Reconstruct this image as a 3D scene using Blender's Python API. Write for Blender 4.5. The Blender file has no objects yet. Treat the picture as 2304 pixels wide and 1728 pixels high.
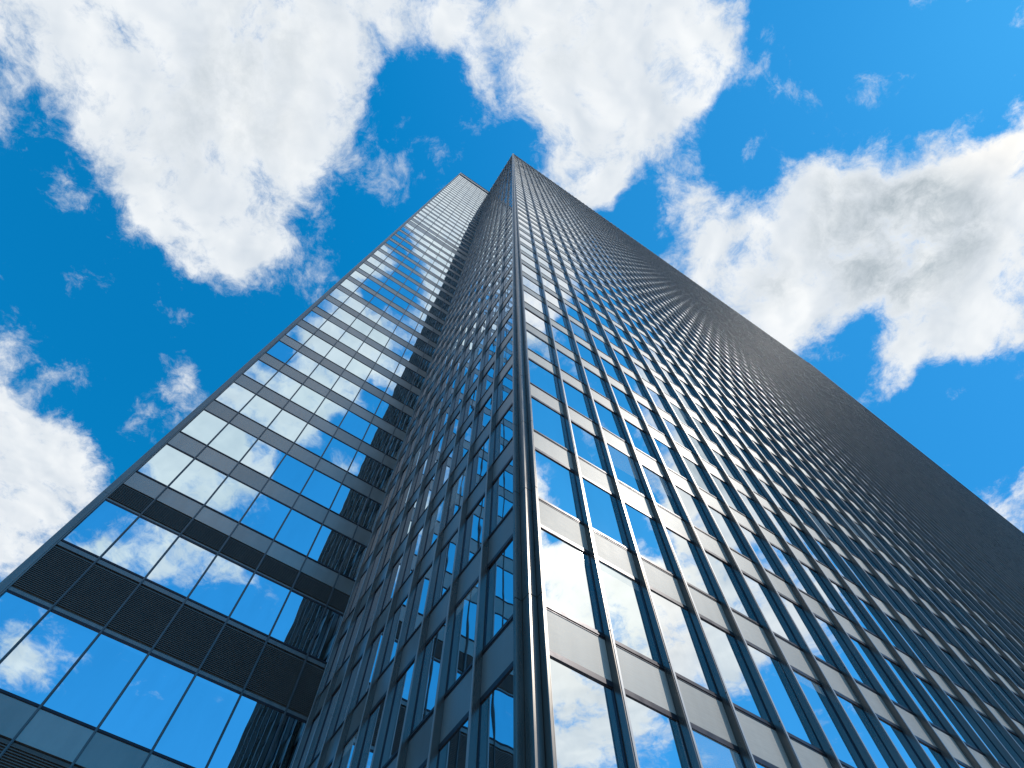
import bpy, math, random
from mathutils import Vector, Matrix
random.seed(7)
S = bpy.context.scene
COL = S.collection
R = math.radians

# ------------------------------------------------------------------ camera
F_PX, W_PX = 1400.0, 2304.0
PITCH = math.atan2(1400.0, 579.0)            # looking steeply up
EYE = 1.6
cam_d = bpy.data.cameras.new('camera'); cam = bpy.data.objects.new('camera', cam_d); COL.objects.link(cam)
cam.location = (0, 0, EYE); cam.rotation_euler = (math.pi/2 + PITCH, 0, 0)
cam_d.sensor_width = 36; cam_d.lens = F_PX/W_PX*36
cam_d.clip_start = .1; cam_d.clip_end = 20000
S.camera = cam

# plan geometry: front corner of the fin tower, right facade along D1, return facade along D2
AZ = math.atan2((1400*1400/579.0 + 579.0)*math.sin(PITCH), 5500.0)
D1 = Vector((math.cos(AZ), math.sin(AZ), 0)); D2 = Vector((-D1.y, D1.x, 0))
CORNER = Vector((.3506, 9.0, 0))
ROT = Matrix.Rotation(AZ, 4, 'Z')
FL = 4.12                                     # storey height
BAY = 1.65

# ------------------------------------------------------------------ node helpers
class NT:
    def __init__(s, tree): s.t = tree; s.t.nodes.clear()
    def n(s, typ, **kw):
        nd = s.t.nodes.new(typ)
        for k, v in kw.items():
            if k.startswith('i_'): nd.inputs[int(k[2:])].default_value = v
            else: setattr(nd, k, v)
        return nd
    def l(s, a, b): s.t.links.new(a, b)
    def m(s, op, a, b=None, c=None, clamp=False):
        nd = s.n('ShaderNodeMath', operation=op, use_clamp=clamp)
        for i, x in enumerate((a, b, c)):
            if x is None: continue
            if isinstance(x, (int, float)): nd.inputs[i].default_value = x
            else: s.l(x, nd.inputs[i])
        return nd.outputs[0]
    def v(s, op, a, b=None, scale=None):
        nd = s.n('ShaderNodeVectorMath', operation=op)
        for i, x in enumerate((a, b)):
            if x is None: continue
            if isinstance(x, (tuple, list)): nd.inputs[i].default_value = x
            else: s.l(x, nd.inputs[i])
        if scale is not None: nd.inputs['Scale'].default_value = scale
        return nd
    def mr(s, x, a, b, c=0., d=1., kind='SMOOTHSTEP'):
        nd = s.n('ShaderNodeMapRange', interpolation_type=kind)
        s.l(x, nd.inputs[0])
        for i, q in enumerate((a, b, c, d)): nd.inputs[i+1].default_value = q
        return nd.outputs[0]
    def mix(s, f, a, b, blend='MIX'):
        nd = s.n('ShaderNodeMix', data_type='RGBA', blend_type=blend)
        if isinstance(f, (int, float)): nd.inputs[0].default_value = f
        else: s.l(f, nd.inputs[0])
        for i, x in ((6, a), (7, b)):
            if isinstance(x, (tuple, list)): nd.inputs[i].default_value = (*x, 1)
            else: s.l(x, nd.inputs[i])
        return nd.outputs[2]
    def noise(s, vec, scale, detail=8, rough=.55, dims='3D', lac=2.0, dist=0.):
        nd = s.n('ShaderNodeTexNoise', noise_dimensions=dims)
        s.l(vec, nd.inputs['Vector'])
        nd.inputs['Scale'].default_value = scale; nd.inputs['Detail'].default_value = detail
        nd.inputs['Roughness'].default_value = rough; nd.inputs['Lacunarity'].default_value = lac
        nd.inputs['Distortion'].default_value = dist
        return nd

# ------------------------------------------------------------------ sky: Nishita + a cloud layer on a plane overhead
SUN_AZ, SUN_EL = R(103.0), R(51.5)            # azimuth clockwise from +Y towards +X
# cloud banks on the cloud layer (x, y, radius, amount) in units of the layer's height
CLOUDS = [(-0.65,-0.145,0.102,1),(-0.516,-0.111,0.142,1),(-0.33,-0.123,0.147,1),(-0.165,-0.157,0.072,.9),(-0.471,-0.002,0.132,1),
(-0.33,-0.027,0.123,1),(-0.478,0.104,0.127,1),(-0.463,0.182,0.085,.7),(-0.37,0.10,0.095,.75),(-0.43,.14,.10,.6),(-0.53,.10,.07,.6),(-0.743,-0.012,0.056,.8),(-.72,-.12,.06,.6),(-.60,-.07,.08,.7),
(-0.679,0.08,0.042,.33),(-0.65,-0.002,0.04,.3),(-0.082,-0.129,0.043,.7),(-0.03,-0.151,0.054,.7),(-0.031,-0.076,0.038,.5),
(0.159,-0.129,0.134,1),(0.209,-0.076,0.107,1),(0.119,-0.021,0.098,.9),(0.094,0.043,0.075,.9),(0.117,0.09,0.052,.8),
(0.26,-0.1,0.074,.8),(-0.038,-0.015,0.039,.4),(0.261,0.104,0.067,.8),(0.345,0.197,0.089,.8),(0.462,0.227,0.129,1),
(0.499,0.111,0.085,.9),(0.617,0.153,0.152,1),(0.735,0.132,0.136,1),(0.789,0.097,0.084,.8),(0.759,0.242,0.122,1),
(0.704,0.321,0.08,.8),(0.475,0.305,0.075,.8),(0.664,0.414,0.059,.6),(0.832,0.258,0.092,.6),(0.361,0.03,0.028,.45),
(0.532,-0.061,0.025,.38),(0.965,0.68,0.10,.9),(0.551,0.375,0.023,.4),(0.408,0.036,0.027,.3),(-0.927,0.476,0.13,.9),
(-0.886,0.62,0.158,1),(-0.988,0.723,0.196,1),(-0.821,0.542,0.081,.7),(-0.76,0.38,0.062,.5),(-0.561,0.397,0.048,.46),
(-0.647,0.476,0.052,.42),(-0.86,0.329,0.048,.6),(-0.174,0.076,0.042,.35),
# behind the camera, seen only mirrored in the glass
(0.07,-0.22,0.14,.9),(0.193,-0.372,0.136,.85),(0.254,-0.534,0.127,.9),(0.28,-0.684,0.133,1),(0.335,-0.78,0.12,.9),
(0.233,-0.448,0.074,.7),(0.356,-0.653,0.064,.5),(0.415,-0.511,0.046,.5),(0.417,-0.962,0.099,.7),(0.51,-0.886,0.092,.6),
(0.595,-0.8,0.073,.5),(0.534,-1.326,0.122,.8),(0.4,-1.059,0.09,.6),(0.625,-1.277,0.052,.4),(0.95,-0.276,0.19,1),
(0.80,-0.30,0.11,1),(0.87,-0.12,0.1,.9),(0.96,-0.03,0.11,.8),(1.109,-0.327,0.16,1),(1.099,0.158,0.13,.6),
(0.6,-0.29,0.10,1),(.56,-.235,.055,.8),(.65,-.285,.06,1),(.79,-.29,.055,.9),(.92,-.17,.06,.9),(.95,.05,.085,1),(1.0,.2,.1,.9),(1.1,.05,.12,.8),(.775,-.20,.05,.9),(1.05,-.05,.12,1),(.86,-.2,.1,.9),(1.0,-.2,.12,.9),(1.05,-.12,.12,.8),(1.2,-.1,.14,.7),(1.25,-.35,.2,.9),(.86,.02,.06,.7),
(0.162,-0.281,0.046,-1),(0.149,-0.325,0.033,-.7),(0.155,-0.257,0.033,-.8),(0.38,-0.587,0.051,-.8),(0.344,-0.489,0.04,-.8),(0.3,-0.39,.03,-.6),(.085,-.24,.035,-.7),(.13,-.40,.04,-.4),(.12,-.235,.03,-.7),(.22,-.43,.05,-.7),(.18,-.49,.04,-.6),(.05,-.26,.03,-.5)]
GREY = [(0.561,0.132,0.10,1),(0.616,0.212,0.12,1),(.68,.17,.09,.8),(.60,.17,.08,.8),(0.518,0.097,0.049,.6),(0.657,0.139,0.065,.6),(0.417,0.227,0.045,.7),
(-0.316,-0.129,0.104,.5),(-0.442,-0.046,0.096,.45),(0.095,-0.105,0.056,.35),(-0.542,0.036,0.081,.3),(-0.35,0.017,0.08,.3)]

world = bpy.data.worlds.new('World'); S.world = world; world.use_nodes = True
N = NT(world.node_tree)
tc = N.n('ShaderNodeTexCoord')
sep = N.n('ShaderNodeSeparateXYZ'); N.l(tc.outputs['Generated'], sep.inputs[0])
zc = N.m('MAXIMUM', sep.outputs[2], .06)
comb = N.n('ShaderNodeCombineXYZ'); N.l(N.m('DIVIDE', sep.outputs[0], zc), comb.inputs[0]); N.l(N.m('DIVIDE', sep.outputs[1], zc), comb.inputs[1])
P = comb.outputs[0]
# billowing: warp, then soft sums of banks broken up by fractal noise
w1 = N.noise(P, 3.2, 3, .5); w2 = N.noise(P, 14, 4, .55)
Pw = N.v('ADD', P, N.v('SCALE', N.v('SUBTRACT', w1.outputs['Color'], (.5, .5, .5)).outputs[0], scale=.11).outputs[0]).outputs[0]
Pw = N.v('ADD', Pw, N.v('SCALE', N.v('SUBTRACT', w2.outputs['Color'], (.5, .5, .5)).outputs[0], scale=.035).outputs[0]).outputs[0]
flat = N.v('MULTIPLY', Pw, (1, 1, 0)).outputs[0]
def banks(lst, k):
    acc = None
    for (x, y, r, a) in lst:
        d = N.v('DISTANCE', flat, (x, y, 0)).outputs['Value']
        b = N.mr(d, 0, r*k, a, 0)
        acc = b if acc is None else N.m('ADD', acc, b)
    return acc
mask = N.m('MINIMUM', banks(CLOUDS, 1.55), 1.04)
nz = N.noise(Pw, 7.5, 15, .70).outputs[0]
so = Vector((math.sin(SUN_AZ), math.cos(SUN_AZ), 0))*.02
nz2 = N.noise(N.v('ADD', Pw, tuple(so)).outputs[0], 5.5, 4, .5).outputs[0]
grey0 = N.m('MINIMUM', banks(GREY, 1.55), 1.0)
mask = N.m('ADD', mask, N.m('MULTIPLY', grey0, .22))
dens = N.m('ADD', mask, N.m('MULTIPLY', N.m('SUBTRACT', nz, .5), 3.2))
alpha = N.mr(dens, .25, 1.05)
core = N.mr(dens, .65, 1.9)
grey = grey0
nzs = N.noise(Pw, 5.5, 4, .5).outputs[0]
rel = N.m('SUBTRACT', nzs, nz2)
sun_t = N.n('ShaderNodeVectorMath', operation='DOT_PRODUCT'); N.l(tc.outputs['Generated'], sun_t.inputs[0])
sdir = Vector((math.sin(SUN_AZ)*math.cos(SUN_EL), math.cos(SUN_AZ)*math.cos(SUN_EL), math.sin(SUN_EL))); sun_t.inputs[1].default_value = sdir
glow = N.mr(sun_t.outputs['Value'], .972, 1.0)
shade = N.m('ADD', .91, N.m('MULTIPLY', rel, .75))
shade = N.m('ADD', shade, N.m('MULTIPLY', N.m('POWER', glow, 2.0), .35))
shade = N.m('MAXIMUM', shade, .62)
ccol = N.mix(N.mr(shade, .70, 1.0, kind='LINEAR'), (.74, .86, 1.0), (.96, .985, 1.0))
ccol = N.mix(N.m('MULTIPLY', glow, .7), ccol, (1.05, .99, .90))
gfac = N.m('MULTIPLY', N.m('MULTIPLY', grey, core), N.mr(nzs, .36, .62, .55, 1.15))
ccol = N.mix(gfac, ccol, (.44, .52, .58))
cl = N.v('SCALE', ccol); N.l(shade, cl.inputs['Scale'])
sky = N.n('ShaderNodeTexSky', sky_type='NISHITA', sun_disc=False, sun_elevation=SUN_EL, sun_rotation=SUN_AZ,
          air_density=1.0, dust_density=.12, ozone_density=2.0, altitude=100)
STR = .10
gr = N.v('MULTIPLY', sky.outputs[0], (0, 1.70, 2.30)).outputs[0]      # deep polarised blue of the photograph
sg0 = N.n('ShaderNodeSeparateXYZ'); N.l(gr, sg0.inputs[0])
def knee(x, k): return N.m('SUBTRACT', x, N.m('MULTIPLY', N.m('MAXIMUM', N.m('SUBTRACT', x, k), 0), .55))
sgc = N.n('ShaderNodeCombineXYZ'); N.l(knee(sg0.outputs[1], 2.7), sgc.inputs[1]); N.l(knee(sg0.outputs[2], 6.6), sgc.inputs[2])
sg = N.n('ShaderNodeSeparateXYZ'); N.l(sgc.outputs[0], sg.inputs[0])
cb = N.n('ShaderNodeCombineXYZ'); N.l(N.m('MAXIMUM', N.m('MULTIPLY_ADD', sg.outputs[1], .28, -.60), .02), cb.inputs[0])
N.l(sg.outputs[1], cb.inputs[1]); N.l(sg.outputs[2], cb.inputs[2]); blue = cb.outputs[0]
cl10 = N.v('SCALE', cl.outputs[0], scale=1/STR).outputs[0]
full = N.mix(alpha, blue, cl10)
bg = N.n('ShaderNodeBackground'); bg.inputs['Strength'].default_value = STR; N.l(full, bg.inputs['Color'])
out = N.n('ShaderNodeOutputWorld'); N.l(bg.outputs[0], out.inputs[0])

sun_d = bpy.data.lights.new('sun', 'SUN'); sun = bpy.data.objects.new('sun', sun_d); COL.objects.link(sun)
sun_d.energy = 2.2; sun_d.angle = R(.53); sun_d.color = (1, .95, .87)
sun.rotation_euler = (-sdir).to_track_quat('-Z', 'Y').to_euler(); sun.location = (60, 40, 400)

S.view_settings.view_transform = 'Standard'; S.view_settings.look = 'None'
S.view_settings.exposure = 0; S.view_settings.gamma = 1
S.cycles.max_bounces = 8; S.cycles.glossy_bounces = 6; S.cycles.use_denoising = True

# ------------------------------------------------------------------ materials
def mat(name, base, metallic, rough, var=.15, streak=None, bump=0., nscale=3., rvar=.08, cell=None):
    m = bpy.data.materials.new(name); m.use_nodes = True
    T = NT(m.node_tree)
    g = T.n('ShaderNodeNewGeometry'); pos = g.outputs['Position']
    vec = pos
    if streak: vec = T.v('MULTIPLY', pos, streak).outputs[0]
    n1 = T.noise(vec, nscale, 6, .6).outputs[0]
    n2 = T.noise(T.v('MULTIPLY', pos, (3, 3, .3)).outputs[0], .9, 4, .55).outputs[0]   # rain streaks
    k = T.m('ADD', T.m('MULTIPLY', n1, .65), T.m('MULTIPLY', n2, .35))
    f = T.mr(k, .3, .7, 0, 1, 'LINEAR')
    c = T.mix(f, tuple(x*(1-var) for x in base), tuple(min(1, x*(1+var)) for x in base))
    if cell:                                                            # panel-to-panel differences in tone
        sp = T.n('ShaderNodeSeparateXYZ'); T.l(T.n('ShaderNodeTexCoord').outputs['Object'], sp.inputs[0])
        cc = T.n('ShaderNodeCombineXYZ')
        T.l(T.m('FLOOR', T.m('DIVIDE', T.m('SUBTRACT', T.m('ADD', sp.outputs[0], sp.outputs[1]), cell[2]), cell[1])), cc.inputs[0])
        T.l(T.m('FLOOR', T.m('DIVIDE', T.m('SUBTRACT', sp.outputs[2], cell[0]-2), FL)), cc.inputs[1])
        wn = T.n('ShaderNodeTexWhiteNoise', noise_dimensions='2D'); T.l(cc.outputs[0], wn.inputs['Vector'])
        cs = T.v('SCALE', c); T.l(T.mr(wn.outputs['Value'], 0, 1, .86, 1.08, 'LINEAR'), cs.inputs['Scale']); c = cs.outputs[0]
    b = T.n('ShaderNodeBsdfPrincipled')
    T.l(c, b.inputs['Base Color']); b.inputs['Metallic'].default_value = metallic
    T.l(T.mr(n1, .25, .75, rough-rvar, rough+rvar, 'LINEAR'), b.inputs['Roughness'])
    if bump:
        bp = T.n('ShaderNodeBump'); bp.inputs['Strength'].default_value = 1; bp.inputs['Distance'].default_value = bump
        T.l(n1, bp.inputs['Height']); T.l(bp.outputs[0], b.inputs['Normal'])
    o = T.n('ShaderNodeOutputMaterial'); T.l(b.outputs[0], o.inputs[0])
    return m
def glass(name, tint, rough, wave, wscale, z0, bay, x0, blinds):
    m = bpy.data.materials.new(name); m.use_nodes = True
    T = NT(m.node_tree)
    pos = T.n('ShaderNodeNewGeometry').outputs['Position']
    oc = T.n('ShaderNodeTexCoord').outputs['Object']
    sp = T.n('ShaderNodeSeparateXYZ'); T.l(oc, sp.inputs[0])
    cx = T.m('FLOOR', T.m('DIVIDE', T.m('SUBTRACT', T.m('ADD', sp.outputs[0], sp.outputs[1]), x0), bay))
    zf = T.m('DIVIDE', T.m('SUBTRACT', sp.outputs[2], z0), FL)
    cell = T.n('ShaderNodeCombineXYZ'); T.l(cx, cell.inputs[0]); T.l(T.m('FLOOR', zf), cell.inputs[1])
    wn = T.n('ShaderNodeTexWhiteNoise', noise_dimensions='2D'); T.l(cell.outputs[0], wn.inputs['Vector'])
    r1 = wn.outputs['Value']; rs = T.n('ShaderNodeSeparateColor'); T.l(wn.outputs['Color'], rs.inputs[0])
    b = T.n('ShaderNodeBsdfPrincipled'); b.inputs['Metallic'].default_value = 1
    dirt = T.mr(T.noise(T.v('MULTIPLY', pos, (1, 1, .25)).outputs[0], 1.3, 5, .6).outputs[0], .35, .75, 0, 1)
    c = T.mix(dirt, tint, tuple(x*.93 for x in tint))
    c = T.mix(T.m('MULTIPLY', rs.outputs[0], .5), c, (tint[0]*.78, tint[1]*.88, tint[2]*.88))      # panes replaced over the years differ a little
    T.l(c, b.inputs['Base Color'])
    b.inputs['Roughness'].default_value = rough
    h = T.noise(T.v('MULTIPLY', pos, (1, 1, .55)).outputs[0], wscale, 1, .4).outputs[0]
    bp = T.n('ShaderNodeBump'); bp.inputs['Strength'].default_value = 1; bp.inputs['Distance'].default_value = wave
    T.l(h, bp.inputs['Height']); T.l(bp.outputs[0], b.inputs['Normal'])
    d = T.n('ShaderNodeBsdfDiffuse'); d.inputs['Color'].default_value = (.62, .66, .64, 1)          # roller blind behind some panes
    low = T.m('GREATER_THAN', T.m('FRACT', zf), T.m('MULTIPLY', rs.outputs[1], .75))
    bl = T.m('MULTIPLY', T.m('MULTIPLY', T.m('GREATER_THAN', r1, 1-blinds), low), .22)
    mx = T.n('ShaderNodeMixShader'); T.l(bl, mx.inputs[0]); T.l(b.outputs[0], mx.inputs[1]); T.l(d.outputs[0], mx.inputs[2])
    o = T.n('ShaderNodeOutputMaterial'); T.l(mx.outputs[0], o.inputs[0])
    return m
M_FIN = mat('fin_metal', (.21, .185, .165), .8, .28, .12, (1, 1, .12), 0, 4, .03)
M_COL = mat('column_metal', (.19, .17, .15), .8, .30, .16, (1, 1, .08), 0, 8)
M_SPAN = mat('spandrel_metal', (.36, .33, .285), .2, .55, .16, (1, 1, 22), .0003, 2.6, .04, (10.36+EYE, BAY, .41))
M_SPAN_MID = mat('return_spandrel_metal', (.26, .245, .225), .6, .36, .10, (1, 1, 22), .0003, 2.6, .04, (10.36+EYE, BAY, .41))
M_WSPAN = mat('flush_spandrel_metal', (.36, .32, .28), .75, .30, .09, (1, 1, .6), 0, 1.6, .02, (29.32+EYE, 1.83, .02))
M_RAIL = mat('rail_metal', (.035, .030, .036), .6, .35, .2, None, 0, 4)
M_CAP = mat('fin_lip_metal', (.34, .33, .32), .5, .42, .05, (1, 1, .15), 0, 3, .03)
M_MULL = mat('mullion_metal', (.14, .13, .125), .8, .36, .2, (1, 1, .2), 0, 6)
M_TRIM = mat('edge_trim_metal', (.22, .205, .19), .8, .38, .18, (1, 1, .15), 0, 5)
M_LOUV = mat('louver_metal', (.105, .098, .088), .3, .5, .2, None, 0, 3)
M_DARK = mat('core_dark', (.012, .013, .015), 0, .7, .2, None, 0, 1)
M_ROOF = mat('roof_gravel', (.22, .21, .20), 0, .9, .25, None, 0, 3)
M_PAVE = mat('plaza_stone', (.46, .44, .41), 0, .75, .2, None, 0, 1.2)
G_RIGHT = glass('tower_glass', (.86, .90, .93), .012, .0035, 1.1, 10.36+EYE, BAY, .41, .12)
G_WING = glass('flush_glass', (.74, .87, .93), .012, .0045, .9, 29.32+EYE, 1.83, 0.02, 0.0)

# ------------------------------------------------------------------ mesh builder
class MB:
    def __init__(s): s.v = []; s.f = []
    def box(s, x0, x1, y0, y1, z0, z1):
        k = len(s.v)
        s.v += [(x0,y0,z0),(x1,y0,z0),(x1,y1,z0),(x0,y1,z0),(x0,y0,z1),(x1,y0,z1),(x1,y1,z1),(x0,y1,z1)]
        s.f += [(k,k+3,k+2,k+1),(k+4,k+5,k+6,k+7),(k,k+1,k+5,k+4),(k+1,k+2,k+6,k+5),(k+2,k+3,k+7,k+6),(k+3,k,k+4,k+7)]
    def prism(s, pts, z0, z1):                # pts counter-clockwise from above
        k = len(s.v); n = len(pts)
        s.v += [(x, y, z0) for x, y in pts] + [(x, y, z1) for x, y in pts]
        s.f += [tuple(reversed(range(k, k+n))), tuple(range(k+n, k+2*n))]
        s.f += [(k+i, k+(i+1) % n, k+n+(i+1) % n, k+n+i) for i in range(n)]
    def hexa(s, c8):                           # eight corners in box order
        k = len(s.v); s.v += c8
        s.f += [(k,k+3,k+2,k+1),(k+4,k+5,k+6,k+7),(k,k+1,k+5,k+4),(k+1,k+2,k+6,k+5),(k+2,k+3,k+7,k+6),(k+3,k,k+4,k+7)]
    def swap(s):                               # mirror x<->y : a right-facade piece becomes a return-facade piece
        s.v = [(y, x, z) for x, y, z in s.v]; s.f = [tuple(reversed(f)) for f in s.f]; return s
    def build(s, name, m, parent=None):
        me = bpy.data.meshes.new(name); me.from_pydata(s.v, [], s.f); me.materials.append(m); me.update()
        o = bpy.data.objects.new(name, me); COL.objects.link(o)
        if parent: o.parent = parent
        return o
def thing(name, label, cat, loc, rz):
    o = bpy.data.objects.new(name, None); COL.objects.link(o)
    o.location = loc; o.rotation_euler = (0, 0, rz); o['label'] = label; o['category'] = cat
    return o
Fv = Vector((0, math.cos(PITCH), math.sin(PITCH))); Dv = Vector((0, math.sin(PITCH), -math.cos(PITCH)))
def project(root_loc, x, y, z):                # to photo pixels; used only to pick which repeats show largest
    p = ROT @ Vector((x, y, z)) + root_loc - Vector((0, 0, EYE))
    w = p.dot(Fv)
    return (p.x/w*F_PX + 1152, p.dot(Dv)/w*F_PX + 864) if w > .5 else None
def shown_area(root_loc, quad):
    q = [project(root_loc, *c) for c in quad]
    if any(c is None for c in q): return 0
    cx = [min(max(c[0], 0), 2304) for c in q]; cy = [min(max(c[1], 0), 1728) for c in q]
    return abs(sum(cx[i]*cy[(i+1) % 4]-cx[(i+1) % 4]*cy[i] for i in range(4)))/2

def pane(mb, x0, x1, yg, z0, z1, rnd):
    a = [rnd.uniform(-.006, .006) for _ in range(3)]      # a pane never sits perfectly true in its frame
    y = [yg+a[0], yg+a[1], yg+a[1]+a[2]-a[0]+a[0], yg+a[2]]  # planar: y(x1,z1)=y10+y01-y00
    y[2] = y[1]+y[3]-y[0]
    t = .024
    mb.hexa([(x0,y[0],z0),(x1,y[1],z0),(x1,y[1]+t,z0),(x0,y[0]+t,z0),(x0,y[3],z1),(x1,y[2],z1),(x1,y[2]+t,z1),(x0,y[3]+t,z1)])

# ------------------------------------------------------------------ tower with deep fins
Z = lambda z: z + EYE
ROOF = Z(242.9)
tower = thing('office_tower', 'tall dark office tower with deep vertical fins and a stepped metal corner column', 'skyscraper', CORNER, AZ)
LEN, DEP = 148.0, 14.755
YG, YF, YB = .10, -.115, .14
# levels of spandrels: bottom z, top z
spans = []
k = -2
while True:
    z0, z1 = Z(9.06 + FL*k), Z(10.36 + FL*k)
    if z1 > ROOF - 10: break
    if z0 > .2: spans.append((z0, z1))
    k += 1
zl = [(.05, spans[0][0])] + [(spans[i][1], spans[i+1][0]) for i in range(len(spans)-1)]
CROWN0 = spans[-1][1]
NB_R = int((LEN - .5)/BAY)
NB_M = 9
XS = .305                                     # facades start beside the corner column
fins_r = [2.06 + BAY*i for i in range(NB_R)]
mid0 = .345
BAYM = (DEP - mid0 - .08)/NB_M
fins_m = [mid0 + BAYM*(i+1) for i in range(NB_M)]

FIN_W, CAP_W, CAP_D = .07, .084, .03
def fin_mesh(detail):
    m = MB()
    segs = [0.05] + [s[1] for s in spans] + [ROOF + .35]
    if not detail: segs = [segs[0], segs[-1]]
    for a, b in zip(segs, segs[1:]):
        g = .012 if detail else 0
        m.box(-FIN_W/2, FIN_W/2, YF+CAP_D, YG-.01, a, b)
        m.box(-CAP_W/2, CAP_W/2, YF, YF+CAP_D, a+g, b-g)
    return m
def lip_mesh():
    m = MB(); m.box(CAP_W/2-.05, CAP_W/2+.003, YF-.012, YF+.012, .06, ROOF+.34); return m
def fin_pair(swap):
    a = fin_mesh(True); b = lip_mesh()
    if swap: a.swap(); b = MB(); b.box(-CAP_W/2-.003, -CAP_W/2+.05, YF-.012, YF+.012, .06, ROOF+.34); b.swap()
    f = a.build('fin', M_FIN, tower); l = b.build('fin_lip', M_CAP, f)
    return f, l
def copy_fin(src, loc):
    o = src[0].copy(); COL.objects.link(o); o.parent = tower; o.location = loc
    c = src[1].copy(); COL.objects.link(c); c.parent = o
n_keep = min(len(fins_r), 100 - NB_M)
near = fin_pair(False); near[0].location.x = fins_r[0]
jr = random.Random(11)
for x in fins_r[1:n_keep]: copy_fin(near, (x + jr.uniform(-.008, .008), jr.uniform(-.006, .004), 0))
mnear = fin_pair(True); mnear[0].location.y = fins_m[0]
for y in fins_m[1:]: copy_fin(mnear, (0, y, 0))
if len(fins_r) > n_keep:
    rest_f = MB()
    for x in fins_r[n_keep:]: rest_f.box(x-FIN_W/2, x+FIN_W/2, YF, YG-.01, .05, ROOF+.35)
    o = rest_f.build('fin_row', M_FIN, tower); o['kind'] = 'stuff'

# corner column: fin - recessed square - fin, cut by a joint at each storey
col = MB()
prof = [(-.175, .325), (-.175, .262), (-.163, .25), (.03, .25), (.03, .236), (0, .236), (0, .008), (.008, 0), (.196, 0), (.196, .03), (.21, .03),
        (.21, -.163), (.222, -.175), (.275, -.175), (.285, -.165), (.285, .12), (.28, .31), (.12, .325)]
js = [.05] + [s[1]-.02 for s in spans] + [ROOF + .4]
for a, b in zip(js, js[1:]): col.prism(prof, a+.013, b-.013)
col.build('corner_column', M_COL, tower)
cj = MB(); cj.prism([(-.16, .31), (-.16, .272), (.045, .272), (.045, .045), (.232, .045), (.232, -.16), (.27, -.16), (.27, .10), (.26, .29), (.10, .31)], .05, ROOF+.35)
cj.build('column_core', M_DARK, tower)
# slim chrome-like stops either side of the column and along each fin foot
stops = MB()
stops.box(XS-.016, XS-.002, -.165, YB, .05, ROOF); stops.build('column_stop', M_TRIM, tower)
stops = MB(); stops.box(mid0-.018, mid0-.002, -.165, YB, .05, ROOF); stops.swap().build('column_stop', M_TRIM, tower)

def facade(xs, x_first, swap, glass_m, span_m, n_win, n_span, seed):
    rnd = random.Random(seed)
    edges = [x_first] + xs
    wins, sps = [], []
    for i in range(len(xs)):
        a = edges[i] + (0 if i == 0 else FIN_W/2); b = edges[i+1] - FIN_W/2
        for z0, z1 in zl: wins.append((a, b, z0, z1))
        for z0, z1 in spans: sps.append((a, b, z0, z1))
    def area(w):
        q = [(w[0], YG, w[2]), (w[1], YG, w[2]), (w[1], YG, w[3]), (w[0], YG, w[3])]
        if swap: q = [(y, x, z) for x, y, z in q]
        return shown_area(CORNER, q)
    wins.sort(key=area, reverse=True); sps.sort(key=area, reverse=True)
    fl = (lambda m: m.swap()) if swap else (lambda m: m)
    rw, rf, rs = MB(), MB(), MB()
    def frame(m, w):
        a, b, z0, z1 = w
        m.box(a+.001, b-.001, .066, YB-.01, z0-.12, z0+.05)        # sill rail
        m.box(a+.003, b-.003, .05, .066, z0-.075, z0-.035)       # its drip lip
        m.box(a+.001, b-.001, .068, YB-.01, z1-.05, z1+.085)        # head rail
        m.box(a, a+.022, .078, YB-.012, z0+.05, z1-.05); m.box(b-.022, b, .078, YB-.012, z0+.05, z1-.05)
    for j, w in enumerate(wins):
        if j < n_win:
            m = MB(); pane(m, w[0]+.004, w[1]-.004, YG, w[2], w[3], rnd); p = fl(m).build('window', glass_m, tower)
            m = MB(); frame(m, w); fl(m).build('window_frame', M_RAIL, p)
        else:
            pane(rw, w[0]+.004, w[1]-.004, YG, w[2], w[3], rnd); frame(rf, w)
    def sp(m, w):
        m.box(w[0]+.006, w[1]-.006, .077+rnd.uniform(-.002, .002), YB-.015, w[2]+.06, w[3]-.085)
    for j, w in enumerate(sps):
        if j < n_span:
            m = MB(); sp(m, w); fl(m).build('spandrel_panel', span_m, tower)
        else: sp(rs, w)
    return fl(rw), fl(rf), fl(rs)
rw, rf, rs = facade(fins_r, XS, False, G_RIGHT, M_SPAN, 68, 68, 1)
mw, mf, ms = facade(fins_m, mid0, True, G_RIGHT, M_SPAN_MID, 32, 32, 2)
for m, nm, mt in ((rw, 'window', G_RIGHT), (mw, 'window', G_RIGHT), (rf, 'window_frame', M_RAIL), (mf, 'window_frame', M_RAIL),
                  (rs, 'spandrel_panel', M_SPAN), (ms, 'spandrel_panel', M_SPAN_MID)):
    o = m.build(nm + '_grid', mt, tower); o['kind'] = 'stuff'
# dark crown screen between the fins, coping, body
cr = MB(); cr.box(XS, LEN, .06, .13, CROWN0+.05, ROOF)
z = CROWN0 + .3
while z < ROOF - .2:
    cr.box(XS, LEN, .0, .06, z, z+.18); z += .6
cr.build('crown_screen', M_LOUV, tower)
cr = MB(); cr.box(mid0, DEP-.01, .06, .13, CROWN0+.05, ROOF)
z = CROWN0 + .3
while z < ROOF - .2:
    cr.box(mid0, DEP-.01, .0, .06, z, z+.18); z += .6
cr.swap().build('crown_screen', M_LOUV, tower)
core = MB(); core.box(.15, LEN, .15, 62, 0, ROOF-.6); core.build('tower_body', M_DARK, tower)
rf_ = MB(); rf_.box(.16, LEN-.01, .16, 61.9, ROOF-.595, ROOF-.3); rf_.build('roof', M_ROOF, tower)
ec = MB(); ec.box(LEN, LEN+.35, -.26, .5, .05, ROOF+.35); ec.build('edge_cover', M_COL, tower)

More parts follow.
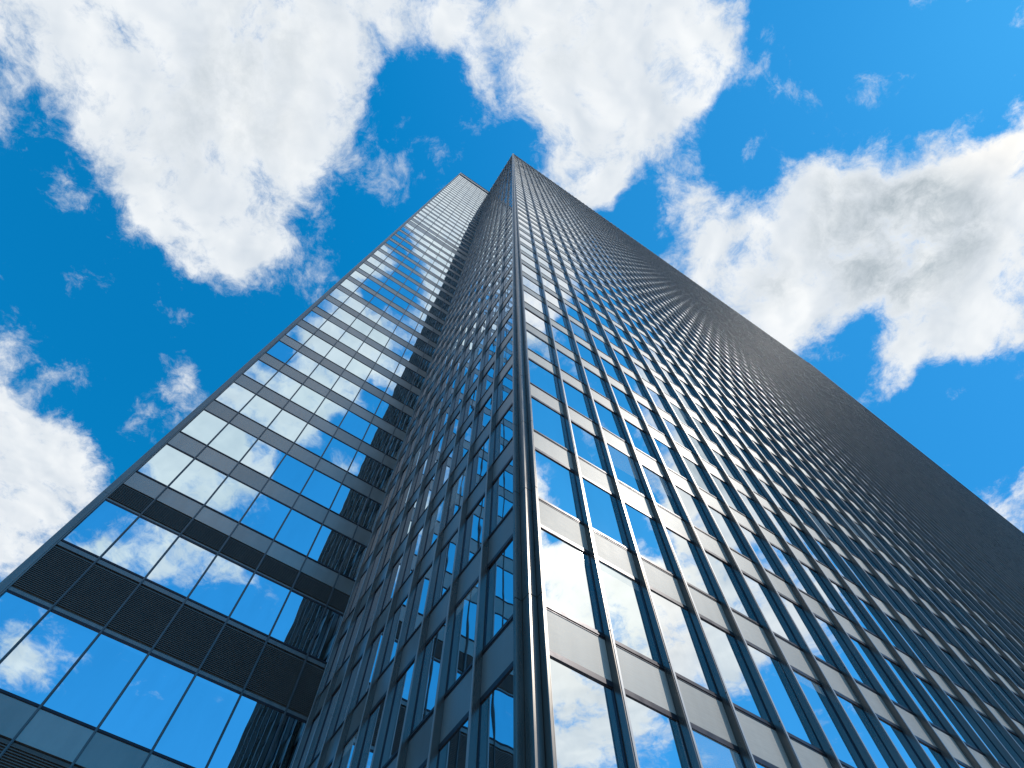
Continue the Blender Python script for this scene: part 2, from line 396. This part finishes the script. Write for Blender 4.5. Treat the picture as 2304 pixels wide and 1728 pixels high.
# ------------------------------------------------------------------ flush curtain-wall tower behind it
WLEN = 11.95
WROOT = CORNER + ROT.to_3x3() @ Vector((-WLEN, DEP, 0))
wing = thing('curtain_wall_tower', 'flush glass curtain-wall tower with thin mullions, grey spandrels and black louver bands', 'skyscraper', WROOT, AZ)
WROOF = Z(227.2)
E0 = .32
mx = [E0 + (WLEN-.05-E0)/6.23*i for i in range(1, 7)]
mx = [1.86, 3.70, 5.50, 7.32, 9.13, 10.93]
edges = [E0] + mx + [WLEN-.02]
# rows from the ground up: kind, z0, z1
rows = [('w', -1.4, 2.2), ('s', 2.2, 3.5), ('w', 3.5, 6.9), ('s', 6.9, 8.1), ('l', 8.1, 12.9), ('s', 12.9, 14.06), ('w', 14.06, 17.18), ('r', 17.18, 17.42),
        ('l', 17.42, 19.70), ('r', 19.70, 20.0), ('w', 20.0, 22.85), ('r', 22.85, 23.02), ('l', 23.02, 24.12), ('s', 24.12, 25.22), ('w', 25.22, 27.98)]
z = 27.98
kk = 0
while z + FL < 219.5:
    kk += 1
    if kk == 20: rows += [('s', z, z+2.9), ('w', z+2.9, z+FL)]
    elif kk == 21: rows += [('s', z, z+2.2), ('w', z+2.2, z+FL)]
    else: rows += [('s', z, z+1.34), ('w', z+1.34, z+FL)]
    z += FL
rows += [('s', z, z+.8), ('l', z+.8, 222.4), ('s', 222.4, 225.4)]
wr = random.Random(5)
cells = {'w': [], 's': [], 'l': [], 'r': []}
for kd, z0, z1 in rows:
    for a, b in zip(edges, edges[1:]): cells[kd].append((a, b, Z(z0), Z(z1)))
def warea(w): return shown_area(WROOT, [(w[0], 0, w[2]), (w[1], 0, w[2]), (w[1], 0, w[3]), (w[0], 0, w[3])])
for kd in cells: cells[kd].sort(key=warea, reverse=True)
def wframe(m, w):
    a, b, z0, z1 = w
    m.box(a+.028, b-.028, -.03, .04, z0-.05, z0+.055); m.box(a+.03, b-.03, -.022, .04, z1-.05, z1+.045)
    m.box(a+.03, b-.03, -.04, -.03, z0-.035, z0-.012)
    m.box(a+.026, a+.045, -.012, .04, z0, z1); m.box(b-.045, b-.026, -.012, .04, z0, z1)
rw, rf, rs = MB(), MB(), MB()
for j, w in enumerate(cells['w']):
    q = (w[0]+.02, w[1]-.02, .0, w[2], w[3])
    if j < 100:
        m = MB(); pane(m, *q, wr); p = m.build('window', G_WING, wing)
        m = MB(); wframe(m, w); m.build('window_frame', M_RAIL, p)
    else: pane(rw, *q, wr); wframe(rf, w)
def wsp(m, w):
    m.box(w[0]+.02, w[1]-.02, -.012+wr.uniform(-.002, .002), .05, w[2]+.047, w[3]-.052)
for j, w in enumerate(cells['s']):
    if j < 100: m = MB(); wsp(m, w); m.build('spandrel_panel', M_WSPAN, wing)
    else: wsp(rs, w)
for w in cells['l']:
    m = MB(); a, b, z0, z1 = w; z = z0 + .05
    while z < z1 - .09:
        m.hexa([(a+.02, -.03, z), (b-.02, -.03, z), (b-.02, .03, z+.035), (a+.02, .03, z+.035), (a+.02, -.03, z+.03), (b-.02, -.03, z+.03), (b-.02, .03, z+.065), (a+.02, .03, z+.065)])
        z += .078
    m.box(a+.02, b-.02, .035, .05, z0, z1)
    m.build('louver_panel', M_LOUV, wing)
for kd, z0, z1 in rows:
    if kd == 'r':
        m = MB(); m.box(E0+.01, WLEN-.02, -.02, .05, Z(z0)+.047, Z(z1)-.052); m.build('transom_band', M_TRIM, wing)
for m, nm, mt in ((rw, 'window_grid', G_WING), (rf, 'window_frame_grid', M_RAIL), (rs, 'spandrel_panel_grid', M_WSPAN)):
    o = m.build(nm, mt, wing); o['kind'] = 'stuff'
def mull():
    m = MB(); m.box(-.038, .038, -.05, .05, .05, Z(225.4)); m.box(-.016, .016, -.085, -.05, .05, Z(225.4)); return m
m0 = mull().build('mullion', M_MULL, wing); m0.location.x = mx[0]
for x in mx[1:]:
    o = m0.copy(); COL.objects.link(o); o.parent = wing; o.location = (x, 0, 0)
tr = MB()
zz = .05
while zz < WROOF:
    z2 = min(zz + FL*2, WROOF); tr.box(0, E0-.06, -.06, .5, zz+.008, z2-.008); zz = z2
tr.box(E0-.06, E0+.0, -.03, .05, .05, Z(225.4)); tr.build('edge_trim', M_TRIM, wing)
wb = MB(); wb.box(.02, WLEN, .055, 45, 0, Z(225.4)); wb.build('tower_body', M_DARK, wing)
ps = MB(); ps.box(E0, WLEN, .1, .2, Z(225.45), WROOF-.3)
x = E0 + .05
while x < WLEN - .1:
    ps.box(x, x+.07, -.03, .1, Z(225.45), WROOF-.3); x += .28
ps.build('roof_screen', M_TRIM, wing)
cp = MB(); cp.box(E0, WLEN, -.08, .4, WROOF-.3, WROOF); cp.build('roof_coping', M_MULL, wing)

# ------------------------------------------------------------------ ground
g = MB(); g.box(-3000, 3000, -3000, 3000, -.3, 0)
go = g.build('plaza', M_PAVE); go['kind'] = 'structure'
